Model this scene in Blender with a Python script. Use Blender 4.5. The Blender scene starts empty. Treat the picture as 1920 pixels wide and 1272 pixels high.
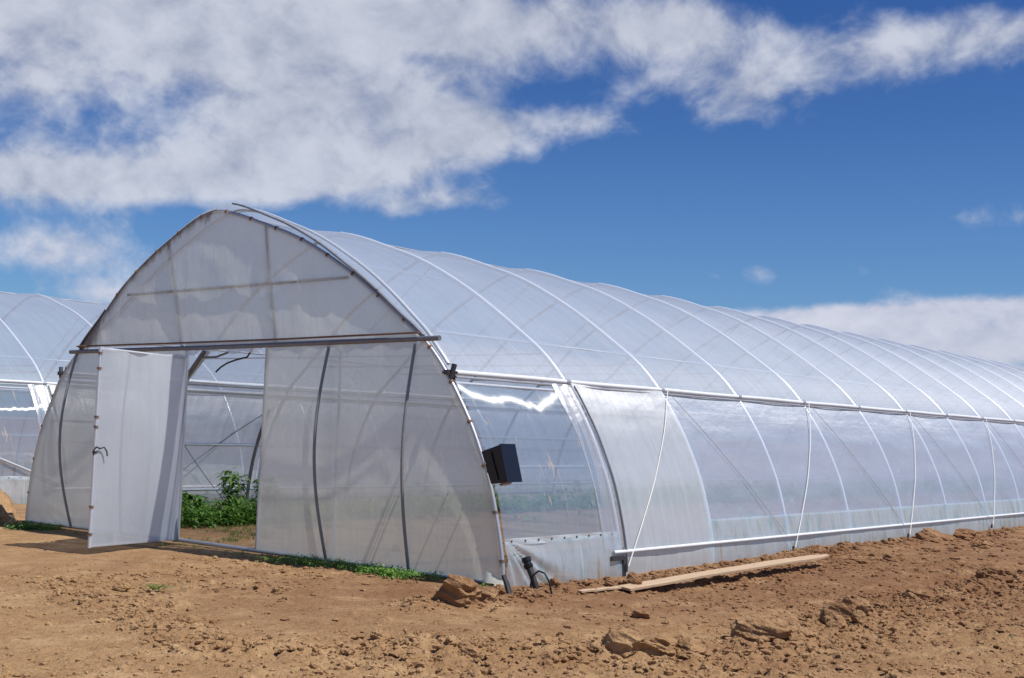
import bpy, bmesh, math, random
import numpy as np
from mathutils import Vector, Matrix
random.seed(7); RNG = np.random.default_rng(11)
R = math.radians
scn = bpy.context.scene
# ------------------------------------------------------------------ camera
yaw, pitch, roll = 0.6719, 0.0723, 0.0336
cam_d = bpy.data.cameras.new("camera"); cam = bpy.data.objects.new("camera", cam_d)
scn.collection.objects.link(cam); scn.camera = cam
cam_d.sensor_width = 36; cam_d.lens = 2387.33 / 1920 * 36; cam_d.clip_end = 3000; cam_d.clip_start = 0.05
fw = Vector((-math.sin(yaw)*math.cos(pitch), math.cos(yaw)*math.cos(pitch), math.sin(pitch)))
rt = Vector((math.cos(yaw), math.sin(yaw), 0)); up = rt.cross(fw)
r2 = math.cos(roll)*rt + math.sin(roll)*up; u2 = -math.sin(roll)*rt + math.cos(roll)*up
mw = Matrix((r2, u2, -fw)).transposed().to_4x4(); mw.translation = Vector((11.832, -9.586, 1.465))
cam.matrix_world = mw
# ------------------------------------------------------------------ render / exposure
scn.view_settings.view_transform = 'Standard'; scn.view_settings.look = 'None'
scn.view_settings.exposure = 0.12; scn.view_settings.gamma = 1
scn.cycles.transparent_max_bounces = 32; scn.cycles.max_bounces = 12
scn.cycles.transmission_bounces = 8; scn.cycles.diffuse_bounces = 4; scn.cycles.glossy_bounces = 4
scn.cycles.sample_clamp_indirect = 4; scn.cycles.caustics_reflective = False; scn.cycles.caustics_refractive = False
# ------------------------------------------------------------------ sun
SUN_EL, SUN_ROT = R(61), R(76)
S = Vector((math.sin(SUN_ROT)*math.cos(SUN_EL), math.cos(SUN_ROT)*math.cos(SUN_EL), math.sin(SUN_EL)))
sd = bpy.data.lights.new("sun", 'SUN'); sd.energy = 4.5; sd.angle = R(0.53); sd.color = (1, .955, .89)
so = bpy.data.objects.new("sun", sd); scn.collection.objects.link(so)
so.rotation_euler = S.to_track_quat('Z', 'Y').to_euler(); so.location = (10, 0, 20)

# ------------------------------------------------------------------ node helper
class NT:
    def __init__(s, tree):
        s.t = tree; s.n = tree.nodes; s.l = tree.links
    def new(s, typ, **kw):
        n = s.n.new(typ)
        for k, v in kw.items(): setattr(n, k, v)
        return n
    def put(s, sock, v):
        if v is None: return
        if isinstance(v, bpy.types.NodeSocket): s.l.new(v, sock)
        else:
            if sock.type in ('RGBA',) and not isinstance(v, (int, float)) and len(v) == 3: v = (*v, 1)
            sock.default_value = v
    def m(s, op, a, b=None, c=None, clamp=False):
        n = s.new('ShaderNodeMath', operation=op); n.use_clamp = clamp
        s.put(n.inputs[0], a); s.put(n.inputs[1], b)
        if c is not None: s.put(n.inputs[2], c)
        return n.outputs[0]
    def vm(s, op, a, b=None, scale=None):
        n = s.new('ShaderNodeVectorMath', operation=op); s.put(n.inputs[0], a); s.put(n.inputs[1], b)
        if scale is not None: s.put(n.inputs['Scale'], scale)
        return n.outputs[0]
    def mix(s, f, a, b, blend='MIX'):
        n = s.new('ShaderNodeMix', data_type='RGBA', blend_type=blend); n.clamp_factor = True
        s.put(n.inputs[0], f); s.put(n.inputs[6], a); s.put(n.inputs[7], b); return n.outputs[2]
    def noise(s, vec, scale=5, detail=4, rough=.5, dist=0, dims='3D', out=0):
        n = s.new('ShaderNodeTexNoise', noise_dimensions=dims)
        s.put(n.inputs['Vector'], vec); s.put(n.inputs['Scale'], scale); s.put(n.inputs['Detail'], detail)
        s.put(n.inputs['Roughness'], rough); s.put(n.inputs['Distortion'], dist); return n.outputs[out]
    def step(s, v, a, b):
        n = s.new('ShaderNodeMapRange', interpolation_type='SMOOTHSTEP')
        s.put(n.inputs[0], v); s.put(n.inputs[1], a); s.put(n.inputs[2], b); return n.outputs[0]
    def ms(s, f, a, b):
        n = s.new('ShaderNodeMixShader'); s.put(n.inputs[0], f); s.put(n.inputs[1], a); s.put(n.inputs[2], b); return n.outputs[0]
    def bump(s, h, strength=.3, dist=.02):
        n = s.new('ShaderNodeBump'); s.put(n.inputs['Height'], h); s.put(n.inputs['Strength'], strength); s.put(n.inputs['Distance'], dist); return n.outputs[0]
    def mapping(s, vec, scale=(1, 1, 1), rot=(0, 0, 0)):
        n = s.new('ShaderNodeMapping'); s.put(n.inputs[0], vec); n.inputs['Scale'].default_value = scale; n.inputs['Rotation'].default_value = rot; return n.outputs[0]

# ------------------------------------------------------------------ world: sky with clouds
w = bpy.data.worlds.new("World"); scn.world = w; w.use_nodes = True
w.node_tree.nodes.clear(); k = NT(w.node_tree)
sky = k.new('ShaderNodeTexSky', sky_type='NISHITA'); sky.sun_disc = False
sky.sun_elevation = SUN_EL; sky.sun_rotation = SUN_ROT; sky.air_density = 1.0; sky.dust_density = 0.35; sky.ozone_density = 2.5
tc = k.new('ShaderNodeTexCoord'); D = tc.outputs['Generated']
sep = k.new('ShaderNodeSeparateXYZ'); k.put(sep.inputs[0], D)
dx, dy, dz = sep.outputs
az = k.m('MULTIPLY', k.m('ARCTAN2', dx, dy), 57.2958)
el = k.m('MULTIPLY', k.m('ARCSINE', dz), 57.2958)
dzp = k.m('ADD', k.m('MAXIMUM', dz, 0.0), 0.70)
cx = k.new('ShaderNodeCombineXYZ'); k.put(cx.inputs[0], k.m('DIVIDE', dx, dzp)); k.put(cx.inputs[1], k.m('DIVIDE', dy, dzp))
Q = cx.outputs[0]
wn = k.noise(Q, 6.0, 3, .5, out=1)
Qw = k.vm('ADD', Q, k.vm('SCALE', k.vm('SUBTRACT', wn, (.5, .5, .5)), scale=.07))
n1 = k.noise(Qw, 7.0, 8, .56)
n2 = k.noise(Qw, 24, 7, .58)
n3 = k.noise(k.vm('ADD', Qw, (7.3, 2.2, 0)), 6, 5, .5)
blobs = [(-58, 16.4, 8, 2.6, .42), (-50.1, 17.6, 7, 2.4, .36), (-40.4, 18, 7, 2.5, .36), (-47.3, 13.4, 4.8, 1.9, .42),
         (-52.6, 11.0, 3.6, 1.4, .30), (-41.2, 13.3, 5, 1.5, .36), (-59.5, 10.0, 3.8, 1.5, .42), (-60, 13.5, 4, 1.5, .18), (-57.0, 12.9, 2.2, .6, -.04), (-49.5, 10.2, 3.0, .9, .26), (-54.5, 9.9, 2.5, .7, .2), (-44.0, 9.9, 2.2, .6, .2), (-48, 11.6, 6, 1.6, .16),
         (-31.5, 17.9, 4.5, 1.6, .36), (-28.5, 15.2, 3.4, 1.6, .27), (-22.5, 16.8, 5, 1.4, .27), (-17, 17.2, 4, 1.2, .20), (-33, 15.2, 2.5, .9, .12), (-35.5, 13.9, 2.4, .7, .22),
         (-40.6, 10.4, 2.2, .6, .22), (-46, 11.3, 3, .9, .25), (-58.5, 6.9, 4.5, 1.2, .34), (-56, 5.2, 3.5, .8, .28), (-27.6, 7.3, 1.2, .8, .24), (-29.5, 7.2, .7, .4, .17),
         (-23.2, 7.4, 1.2, .5, .17), (-26.0, 5.2, 4, .75, .42), (-20.5, 5.0, 5, 1.2, .50), (-16, 5.0, 4, 1.5, .5), (-18, 9.7, 2.6, .8, .17),
         (-43.3, 16.4, 1.2, .4, -.12), (20, 14, 18, 5, .3), (60, 25, 25, 10, .3), (140, 20, 40, 9, .3), (-120, 22, 30, 10, .3), (-170, 15, 20, 6, .3)]
cov = None
for a0, e0, sa, se, amp in blobs:
    u = k.m('DIVIDE', k.m('SUBTRACT', az, a0), sa); v = k.m('DIVIDE', k.m('SUBTRACT', el, e0), se)
    g = k.m('MULTIPLY', k.m('EXPONENT', k.m('MULTIPLY', k.m('ADD', k.m('MULTIPLY', u, u), k.m('MULTIPLY', v, v)), -1)), amp)
    cov = g if cov is None else k.m('ADD', cov, g)
cov = k.m('MINIMUM', k.m('MULTIPLY', cov, 1.55), .66)
fld = k.m('ADD', k.m('ADD', k.m('MULTIPLY', n1, .66), k.m('MULTIPLY', n2, .66)), cov)
dens = k.step(fld, .84, 1.26)
dens = k.m('MULTIPLY', dens, .90)
lit = k.step(k.m('ADD', k.m('MULTIPLY', n2, .9), k.m('MULTIPLY', n3, .6)), .48, .95)
low = k.step(el, 8.5, 5.5)
ccol = k.mix(lit, (3.5, 3.85, 4.9), (5.9, 6.2, 7.0))
ccol = k.mix(low, ccol, k.mix(lit, (4.8, 5.0, 6.2), (6.4, 6.5, 7.4)))
skyc = k.mix(1.0, sky.outputs[0], k.mix(k.step(el, 4, 20), (.40, .60, .88), (.22, .41, .75)), 'MULTIPLY')
bg = k.new('ShaderNodeBackground'); k.put(bg.inputs[0], k.mix(dens, skyc, ccol)); bg.inputs[1].default_value = 0.1
wo = k.new('ShaderNodeOutputWorld'); k.l.new(bg.outputs[0], wo.inputs[0])

# ------------------------------------------------------------------ materials
def newmat(name):
    m = bpy.data.materials.new(name); m.use_nodes = True; m.node_tree.nodes.clear(); n = NT(m.node_tree)
    o = n.new('ShaderNodeOutputMaterial'); return m, n, o
def film_mat(name, alpha, col=(.85, .86, .9), gloss=.12, rough=.18, aniso=0.0, streak=.12, su=9, sv=.7, bumpk=.25, dirt=0, stain=None, rot=0, trans=.5, rim=.5, gcol=(1, 1, 1), mud=None, spots=0):
    m, n, o = newmat(name)
    uv = n.new('ShaderNodeTexCoord').outputs['UV']
    st = n.noise(n.mapping(uv, (su, sv, 1), (0, 0, rot)), 1.0, 5, .6)
    st2 = n.noise(n.mapping(uv, (su*4, sv*1.3, 1), (0, 0, rot)), 1.0, 3, .5)
    big = n.noise(uv, 1.3, 4, .55)
    a = n.m('ADD', n.m('ADD', alpha, n.m('MULTIPLY', n.m('SUBTRACT', st, .5), streak*2)), n.m('MULTIPLY', n.m('SUBTRACT', big, .5), streak*1.2), clamp=True)
    thin = n.m('MULTIPLY', n.step(st2, .64, .75), streak*1.3)
    a = n.m('ADD', a, thin, clamp=True)
    lw = n.new('ShaderNodeLayerWeight'); lw.inputs[0].default_value = .5
    fac = n.m('POWER', lw.outputs['Facing'], 3.0)
    a = n.m('ADD', a, n.m('MULTIPLY', fac, .30), clamp=True)      # grazing view looks through more film
    bmp = n.bump(n.m('ADD', n.m('MULTIPLY', st, .7), n.m('ADD', n.m('MULTIPLY', st2, .25), big)), bumpk, .03)
    c = col
    if dirt:
        at = n.new('ShaderNodeAttribute'); at.attribute_name = 'dirt'
        dn = n.noise(n.mapping(uv, (5, 2, 1)), 2.0, 6, .65)
        dm = n.step(n.m('ADD', n.m('MULTIPLY', at.outputs['Fac'], 1.0), n.m('MULTIPLY', n.m('SUBTRACT', dn, .5), 1.2)), .35, 1.1)
        c = n.mix(n.m('MULTIPLY', dm, dirt), c, (.16, .12, .09)); a = n.m('ADD', a, n.m('MULTIPLY', dm, .35), clamp=True)
    if stain:
        sn = n.noise(n.mapping(uv, (2.2, 1.0, 1), (0, 0, .5)), 2.0, 6, .6)
        c = n.mix(n.step(sn, .50, .68), c, stain)
        sn2 = n.noise(n.mapping(uv, (5, .8, 1), (0, 0, .35)), 2.3, 4, .6)
        c = n.mix(n.step(sn2, .58, .7), c, (.62, .60, .42)); 
    fine = n.noise(uv, 26, 4, .7)
    if mud is not None:
        gp = n.new('ShaderNodeNewGeometry').outputs['Position']; sz = n.new('ShaderNodeSeparateXYZ'); n.put(sz.inputs[0], gp)
        md = n.step(n.m('ADD', n.m('MULTIPLY', n.noise(gp, 7, 5, .65), .34), n.m('MULTIPLY', sz.outputs[2], -1)), mud, mud+.16)
        c = n.mix(n.m('MULTIPLY', md, .75), c, (.40, .26, .14)); a = n.m('ADD', a, n.m('MULTIPLY', md, .3), clamp=True)
    c = n.mix(n.m('MULTIPLY', n.step(fine, .66, .8), .18), c, (.45, .42, .38))
    if spots:
        sn3 = n.step(n.noise(n.mapping(uv, (9, 1.6, 1), (0, 0, .12)), 1.0, 3, .5, 1.2), .66, .71)
        c = n.mix(sn3, c, (.72, .66, .55)); a = n.m('ADD', a, n.m('MULTIPLY', sn3, spots), clamp=True)
    df = n.new('ShaderNodeBsdfDiffuse'); n.put(df.inputs[0], c); n.put(df.inputs['Normal'], bmp)
    tl = n.new('ShaderNodeBsdfTranslucent'); n.put(tl.inputs[0], c); n.put(tl.inputs['Normal'], bmp)
    tr = n.new('ShaderNodeBsdfTransparent'); tr.inputs[0].default_value = (.96, .965, .98, 1)
    milky = n.ms(trans, df.outputs[0], tl.outputs[0])
    body = n.ms(a, tr.outputs[0], milky)
    gl = n.new('ShaderNodeBsdfAnisotropic'); gl.distribution = 'GGX'; n.put(gl.inputs['Color'], gcol); gl.inputs['Roughness'].default_value = rough
    if aniso:
        gl.inputs['Anisotropy'].default_value = aniso
        tg = n.new('ShaderNodeTangent', direction_type='UV_MAP'); tg.uv_map = 'UVMap'; n.put(gl.inputs['Tangent'], tg.outputs[0])
    n.put(gl.inputs['Normal'], bmp)
    gf = n.m('ADD', gloss*.5, n.m('MULTIPLY', fac, rim), clamp=True)
    n.l.new(n.ms(gf, body, gl.outputs[0]), o.inputs[0])
    return m
def prin(name, col, rough=.5, metal=0, var=.15, scale=8, col2=None, thr=(.55, .7), bumps=.1, bscale=30, spec=.5, coords='Object', stretch=(1, 1, 1)):
    m, n, o = newmat(name)
    v = n.mapping(n.new('ShaderNodeTexCoord').outputs[coords], stretch)
    nz = n.noise(v, scale, 5, .6)
    c = n.mix(nz, tuple(x*(1-var) for x in col), tuple(min(1, x*(1+var)) for x in col))
    if col2: c = n.mix(n.step(n.noise(v, scale*1.7, 6, .65), *thr), c, col2)
    b = n.new('ShaderNodeBsdfPrincipled'); n.put(b.inputs['Base Color'], c); b.inputs['Roughness'].default_value = rough
    b.inputs['Metallic'].default_value = metal; b.inputs['Specular IOR Level'].default_value = spec
    n.put(b.inputs['Normal'], n.bump(n.noise(v, bscale, 4, .6), bumps, .01))
    n.l.new(b.outputs[0], o.inputs[0]); return m
M = {}
M['roof'] = film_mat('roof_film', .46, col=(.58, .69, .85), gloss=.07, rough=.45, aniso=-.3, streak=.20, su=6, sv=.5, bumpk=.4, rim=.35)
M['side'] = film_mat('side_film', .62, col=(.63, .73, .90), gloss=.09, rough=.42, aniso=-.5, streak=.16, su=1.2, sv=3.5, bumpk=.5, rim=.35)
M['clear'] = film_mat('clear_film', .44, col=(.44, .56, .68), spots=.35, gloss=.18, rough=.12, aniso=-.86, streak=.14, su=7, sv=.5, bumpk=.02, rim=.5)
M['curtain'] = film_mat('curtain_film', .70, col=(.85, .92, .96), gloss=.22, rough=.36, aniso=-.5, streak=.20, su=9, sv=.6, bumpk=.6, rim=.3)
M['fold'] = film_mat('crinkled_film', .36, col=(.86, .89, .93), gloss=.24, rough=.3, aniso=-.5, streak=.32, su=16, sv=.6, bumpk=.9, rim=.3)
M['skirt'] = film_mat('skirt_film', .64, col=(.74, .84, .91), gloss=.20, rough=.25, streak=.30, su=5, sv=.8, bumpk=1.0, stain=(.48, .70, .72), rot=.6, rim=.3, mud=.13)
M['gable'] = film_mat('gable_film', .80, col=(.92, .95, .88), gloss=.05, rough=.35, streak=.12, su=5, sv=.8, bumpk=.6, dirt=.85, rim=.2, trans=.6)
M['front'] = film_mat('front_film', .74, col=(.91, .95, .86), gloss=.05, rough=.3, streak=.10, su=4, sv=.8, bumpk=.4, dirt=.45, rim=.2, trans=.6, mud=.11)
M['door'] = film_mat('door_film', .74, col=(.77, .85, .93), gloss=.05, rough=.35, streak=.10, su=6, sv=.8, bumpk=.3, rim=.2)
M['galv'] = prin('galvanised_steel', (.52, .54, .57), .42, .55, .15, 14, (.30, .19, .12), (.68, .8), .1)
M['pale'] = prin('film_wrapped_pipe', (.56, .60, .66), .30, .1, .12, 10)
M['wrap'] = prin('white_wrapped_rail', (.76, .79, .83), .4, 0, .10, 10)
M['arch'] = prin('hoop_pipe', (.66, .72, .80), .28, .2, .10, 6)
M['grey'] = prin('weathered_grey_pipe', (.20, .21, .23), .5, .4, .2, 12, (.22, .12, .06), (.55, .7))
M['batten'] = prin('grey_batten_pipe', (.24, .25, .26), .5, .2, .2, 12)
M['rust'] = prin('rusty_pipe', (.16, .12, .10), .7, .2, .3, 18, (.30, .13, .05), (.45, .6))
M['lip'] = prin('dull_sheet_strip', (.26, .27, .29), .55, .4, .25, 8, (.10, .06, .04), (.55, .7))
M['black'] = prin('black_plastic', (.006, .006, .008), .4, 0, .3, 20)
M['navy'] = prin('blue_black_panel', (.004, .006, .016), .4, 0, .2, 20)
M['hose'] = prin('black_rubber', (.02, .02, .022), .6, 0, .2, 20)
M['rope'] = prin('white_cord', (.78, .77, .74), .8, 0, .1, 60)
M['twine'] = prin('brown_cord', (.45, .40, .35), .85, 0, .15, 60)
M['wood'] = prin('weathered_board', (.50, .36, .23), .8, 0, .2, 2, (.34, .23, .14), (.52, .7), .3, 12, stretch=(14, 1, 14))
M['lens'] = prin('dusty_lens', (.20, .13, .09), .2, 0, .2, 20)
M['bracket'] = prin('dull_metal_fitting', (.09, .09, .095), .5, .6, .2, 20)
M['algae'] = prin('pale_lumber', (.55, .50, .40), .7, 0, .2, 12)

def soil_mat(name, bright=1.0):
    m, n, o = newmat(name)
    g = n.new('ShaderNodeNewGeometry').outputs['Position']
    sp = n.new('ShaderNodeSeparateXYZ'); n.put(sp.inputs[0], g)
    a = n.noise(g, .35, 5, .55); b = n.noise(g, 2.2, 6, .6); c = n.noise(g, 14, 6, .65); d = n.noise(g, 70, 4, .6)
    dd = n.m('MULTIPLY', n.m('ADD', n.m('ADD', n.m('MULTIPLY', sp.outputs[0], -.746), n.m('MULTIPLY', sp.outputs[1], .666)), 7.63), .22, clamp=True)
    xx = n.m('MULTIPLY', n.m('SUBTRACT', sp.outputs[0], 1.0), .2, clamp=True)
    redder = n.step(n.m('ADD', n.m('ADD', n.m('MULTIPLY', dd, .5), n.m('MULTIPLY', xx, .45)), n.m('MULTIPLY', a, 1.0)), .75, 1.5)
    col = n.mix(redder, (.44, .288, .148), (.262, .143, .074))
    col = n.mix(n.step(b, .38, .68), n.mix(1, col, (.80, .74, .70), 'MULTIPLY'), col)
    col = n.mix(n.m('MULTIPLY', n.step(b, .56, .74), .5), col, (.50, .335, .175))
    col = n.mix(n.m('MULTIPLY', n.step(c, .5, .72), .35), col, (.51, .35, .19))
    col = n.mix(n.m('MULTIPLY', n.step(c, .50, .30), .55), col, (.22, .12, .06))
    if bright != 1: col = n.mix(1, col, (bright,)*3, 'MULTIPLY')
    bs = n.new('ShaderNodeBsdfPrincipled'); n.put(bs.inputs['Base Color'], col); bs.inputs['Roughness'].default_value = .92
    bs.inputs['Specular IOR Level'].default_value = .15
    vo = n.new('ShaderNodeTexVoronoi'); n.put(vo.inputs['Vector'], n.vm('ADD', g, n.vm('SCALE', n.noise(g, 30, 2, .5, out=1), scale=.03))); vo.inputs['Scale'].default_value = 34
    hgt = n.m('ADD', n.m('ADD', n.m('MULTIPLY', c, .9), n.m('MULTIPLY', d, .5)), n.m('MULTIPLY', vo.outputs['Distance'], -.45))
    n.put(bs.inputs['Normal'], n.bump(hgt, .8, .03)); n.l.new(bs.outputs[0], o.inputs[0]); return m
M['soil'] = soil_mat('tilled_soil'); M['clod'] = soil_mat('clod_soil', 1.08)
def leaf_mat(name, c1, c2):
    m, n, o = newmat(name)
    g = n.new('ShaderNodeNewGeometry'); col = n.mix(g.outputs['Random Per Island'], c1, c2)
    df = n.new('ShaderNodeBsdfDiffuse'); n.put(df.inputs[0], col); tl = n.new('ShaderNodeBsdfTranslucent'); n.put(tl.inputs[0], n.mix(1, col, (1.3, 1.5, .6), 'MULTIPLY'))
    gl = n.new('ShaderNodeBsdfAnisotropic'); gl.inputs['Roughness'].default_value = .45
    n.l.new(n.ms(.05, n.ms(.3, df.outputs[0], tl.outputs[0]), gl.outputs[0]), o.inputs[0]); return m
M['leaf'] = leaf_mat('weed_leaf', (.07, .17, .025), (.20, .36, .07))
M['grass'] = leaf_mat('grass_leaf', (.07, .13, .025), (.20, .25, .07))
M['stem'] = prin('green_stem', (.10, .16, .05), .7)

# ------------------------------------------------------------------ numpy noise
def _h(ix, iy, seed):
    n = (ix.astype(np.int64)*374761393 + iy.astype(np.int64)*668265263 + seed*1442695041) & 0xffffffff
    n = ((n ^ (n >> 13)) * 1274126177) & 0xffffffff
    return ((n ^ (n >> 16)) & 0xffff) / 65535.0
def vn(x, y, seed=0):
    x = np.asarray(x, float); y = np.asarray(y, float)
    ix, iy = np.floor(x), np.floor(y); fx, fy = x-ix, y-iy
    fx = fx*fx*fx*(fx*(fx*6-15)+10); fy = fy*fy*fy*(fy*(fy*6-15)+10)
    a, b, c, d = _h(ix, iy, seed), _h(ix+1, iy, seed), _h(ix, iy+1, seed), _h(ix+1, iy+1, seed)
    return (a*(1-fx)+b*fx)*(1-fy) + (c*(1-fx)+d*fx)*fy
def fbm(x, y, seed=0, o=4, g=.5):
    s = 0; A = 1; t = 0
    for i in range(o):
        s = s + A*vn(x*2**i+17.3*i, y*2**i-9.1*i, seed+i); t += A; A *= g
    return s/t - .5

# ------------------------------------------------------------------ mesh helpers
class MB:
    def __init__(s): s.v = []; s.f = []; s.uv = None; s.n = 0; s.uvs = []; s.dirt = []; s.hasuv = False
    def add(s, v, f, uv=None, dirt=None):
        v = np.asarray(v, float).reshape(-1, 3); s.v.append(v); s.f += [tuple(i+s.n for i in q) for q in f]; 
        s.uvs.append(np.zeros((len(v), 2)) if uv is None else np.asarray(uv, float)); s.dirt.append(np.zeros(len(v)) if dirt is None else np.asarray(dirt, float))
        if uv is not None: s.hasuv = True
        s.n += len(v)
    def box(s, c, d, rot=None, taper=1, bevel=0):
        v = np.array([(x*d[0]/2*(taper if z > 0 else 1), y*d[1]/2*(taper if z > 0 else 1), z*d[2]/2) for z in (-1, 1) for y in (-1, 1) for x in (-1, 1)])
        if rot is not None: v = v @ np.array(Matrix(rot)).T
        s.add(v+np.array(c), [(0, 2, 3, 1), (4, 5, 7, 6), (0, 1, 5, 4), (2, 6, 7, 3), (0, 4, 6, 2), (1, 3, 7, 5)])
    def tube(s, pts, r, n=10, cap=True):
        P = np.asarray(pts, float); m = len(P); rr = np.full(m, r) if np.isscalar(r) else np.asarray(r)
        T = np.gradient(P, axis=0); T /= np.linalg.norm(T, axis=1)[:, None]+1e-12
        ref = np.array([0, 0, 1.]) if abs(T[0][2]) < .9 else np.array([1., 0, 0])
        u = np.cross(T[0], ref); u /= np.linalg.norm(u); V = []; 
        for i in range(m):
            u = u - T[i]*(u@T[i]); u /= np.linalg.norm(u)+1e-12; w_ = np.cross(T[i], u)
            a = np.linspace(0, 2*np.pi, n, endpoint=False)
            V.append(P[i]+rr[i]*(np.cos(a)[:, None]*u+np.sin(a)[:, None]*w_))
        F = [(i*n+j, i*n+(j+1) % n, (i+1)*n+(j+1) % n, (i+1)*n+j) for i in range(m-1) for j in range(n)]
        if cap: F += [tuple(range(n-1, -1, -1)), tuple((m-1)*n+j for j in range(n))]
        s.add(np.concatenate(V), F); return s
    def grid(s, X, uv=None, dirt=None):
        a, b = X.shape[:2]; F = [(i*b+j, i*b+j+1, (i+1)*b+j+1, (i+1)*b+j) for i in range(a-1) for j in range(b-1)]
        s.add(X.reshape(-1, 3), F, None if uv is None else uv.reshape(-1, 2), None if dirt is None else dirt.reshape(-1)); return s
    def build(s, name, mat, parent=None, smooth=True, loc=(0, 0, 0)):
        v = np.concatenate(s.v)-np.array(loc); me = bpy.data.meshes.new(name); me.from_pydata(v.tolist(), [], s.f)
        if s.hasuv:
            ul = me.uv_layers.new(name='UVMap'); uv = np.concatenate(s.uvs)
            li = np.zeros(len(me.loops), np.int32); me.loops.foreach_get('vertex_index', li); ul.data.foreach_set('uv', uv[li].astype(np.float32).ravel())
            d = np.concatenate(s.dirt)
            if d.any():
                at = me.attributes.new('dirt', 'FLOAT', 'POINT'); at.data.foreach_set('value', d.astype(np.float32))
        if smooth:
            me.polygons.foreach_set('use_smooth', [True]*len(me.polygons))
            if not s.hasuv: me.set_sharp_from_angle(angle=R(40))
        me.materials.append(mat if not isinstance(mat, str) else M[mat]); me.update()
        o = bpy.data.objects.new(name, me); scn.collection.objects.link(o); o.location = loc
        if parent is not None: 
            o.parent = parent; o.location = Vector(loc)
        return o
def thing(name, label, cat, loc=(0, 0, 0), group=None):
    o = bpy.data.objects.new(name, None); scn.collection.objects.link(o); o.location = loc; o.empty_display_size = .3
    o['label'] = label; o['category'] = cat
    if group: o['group'] = group
    return o
def tag(o, label, cat, group=None, kind=None):
    if label: o['label'] = label
    if cat: o['category'] = cat
    if group: o['group'] = group
    if kind: o['kind'] = kind
    return o

# ------------------------------------------------------------------ ground
def axis(fine0, fine1, st, lo, hi, g=1.07):
    a = list(np.arange(fine0, fine1, st)); s_, v = st, a[-1]
    while v < hi: s_ *= g; v += s_; a.append(v)
    s_, v, b = st, a[0], []
    while v > lo: s_ *= g; v -= s_; b.append(v)
    return np.array(b[::-1]+a)
GX = axis(.2, 10.2, .024, -900, 900); GY = axis(-6.3, 7.2, .026, -900, 900)
XX, YY = np.meshgrid(GX, GY)
def ridge(x, y, pts, wd):
    d = np.full(x.shape, 1e9)
    for (x0, y0), (x1, y1) in zip(pts[:-1], pts[1:]):
        ex, ey = x1-x0, y1-y0; t = np.clip(((x-x0)*ex+(y-y0)*ey)/(ex*ex+ey*ey), 0, 1)
        d = np.minimum(d, np.hypot(x-x0-t*ex, y-y0-t*ey))
    return np.exp(-(d/wd)**2)
RID1 = [(6.2, -3.2), (7.1, -2.2), (7.45, -.9), (7.4, .7), (7.35, 3), (7.6, 9), (8, 30)]
RID2 = [(1.6, -3.0), (3.3, -3.6), (5.2, -4.2), (6.1, -3.4)]
RID3 = [(4.6, -1.6), (4.85, -.9), (4.75, .2), (4.95, 1.2), (4.85, 4)]
def inside(x, y, c=0., y0=0.):
    return 1/(1+np.exp(-(4.25-np.abs(x-c))*14)) / (1+np.exp(-(y-y0-.08)*14))
def baseh(x, y):
    near = np.exp(-(np.hypot(x-5, y-0)/45)**2)
    h = .07*fbm(x*.35, y*.35, 3, 3) + .05*fbm(x*1.3, y*1.3, 9, 4)
    h = h*near + 1.5*fbm(x*.006, y*.006, 30, 3)*(1-near)
    out = 1-inside(x, y); out2 = 1-inside(x, y, -12.2, 1.)
    h = h*(.35+.65*out)
    h = h - .05*np.clip((x-3)/3, 0, 1)*np.exp(-((y-1)/3.5)**2)
    # spoil bank along the long wall
    wy = np.clip((y-2.6)/4, 0, 1); xb = 4.75+.12*np.sin(y*1.7)+.1*np.sin(y*.63)
    h = h + wy*.045*np.exp(-((x-xb)/.42)**2)*np.clip(1+1.6*fbm(x*1.5, y*1.1, 41, 3), .2, 2)
    h = h + .06*ridge(x, y, RID1, .33)*(1+1.5*fbm(x*3, y*3, 45, 3)) + .02*ridge(x, y, RID2, .25) + .05*ridge(x, y, RID3, .22)*(1+1.5*fbm(x*4, y*4, 47, 2))
    h = h - .05*np.exp(-((x-6.9)/.35)**2)*np.clip((y+3)/3, 0, 1)*near     # flattened wheel track
    edge = np.exp(-(y/.3)**2)*(np.abs(x) < 4.3)
    return h*(1-.85*edge) - .01
H = baseh(XX, YY)
outm = 1-inside(XX, YY)
nearm = np.exp(-(np.maximum(0, np.hypot(XX-5.5, YY+.5)-7)/5)**2)
rough = np.clip(.22+1.2*fbm(XX*.6, YY*.6, 60, 3)+.9*ridge(XX, YY, RID1, .8)+.6*ridge(XX, YY, RID2, .5)+.5*np.clip((XX-4.5)/3, 0, 1), .1, 1.6)
fine = (.25-np.abs(fbm(XX*5+.6*fbm(XX*3,YY*3,99,2), YY*7, 70, 4, .65)))*.035 + fbm(XX*17, YY*17, 80, 2, .8)*.042
H += fine*rough*(.3+.7*outm)*nearm
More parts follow.
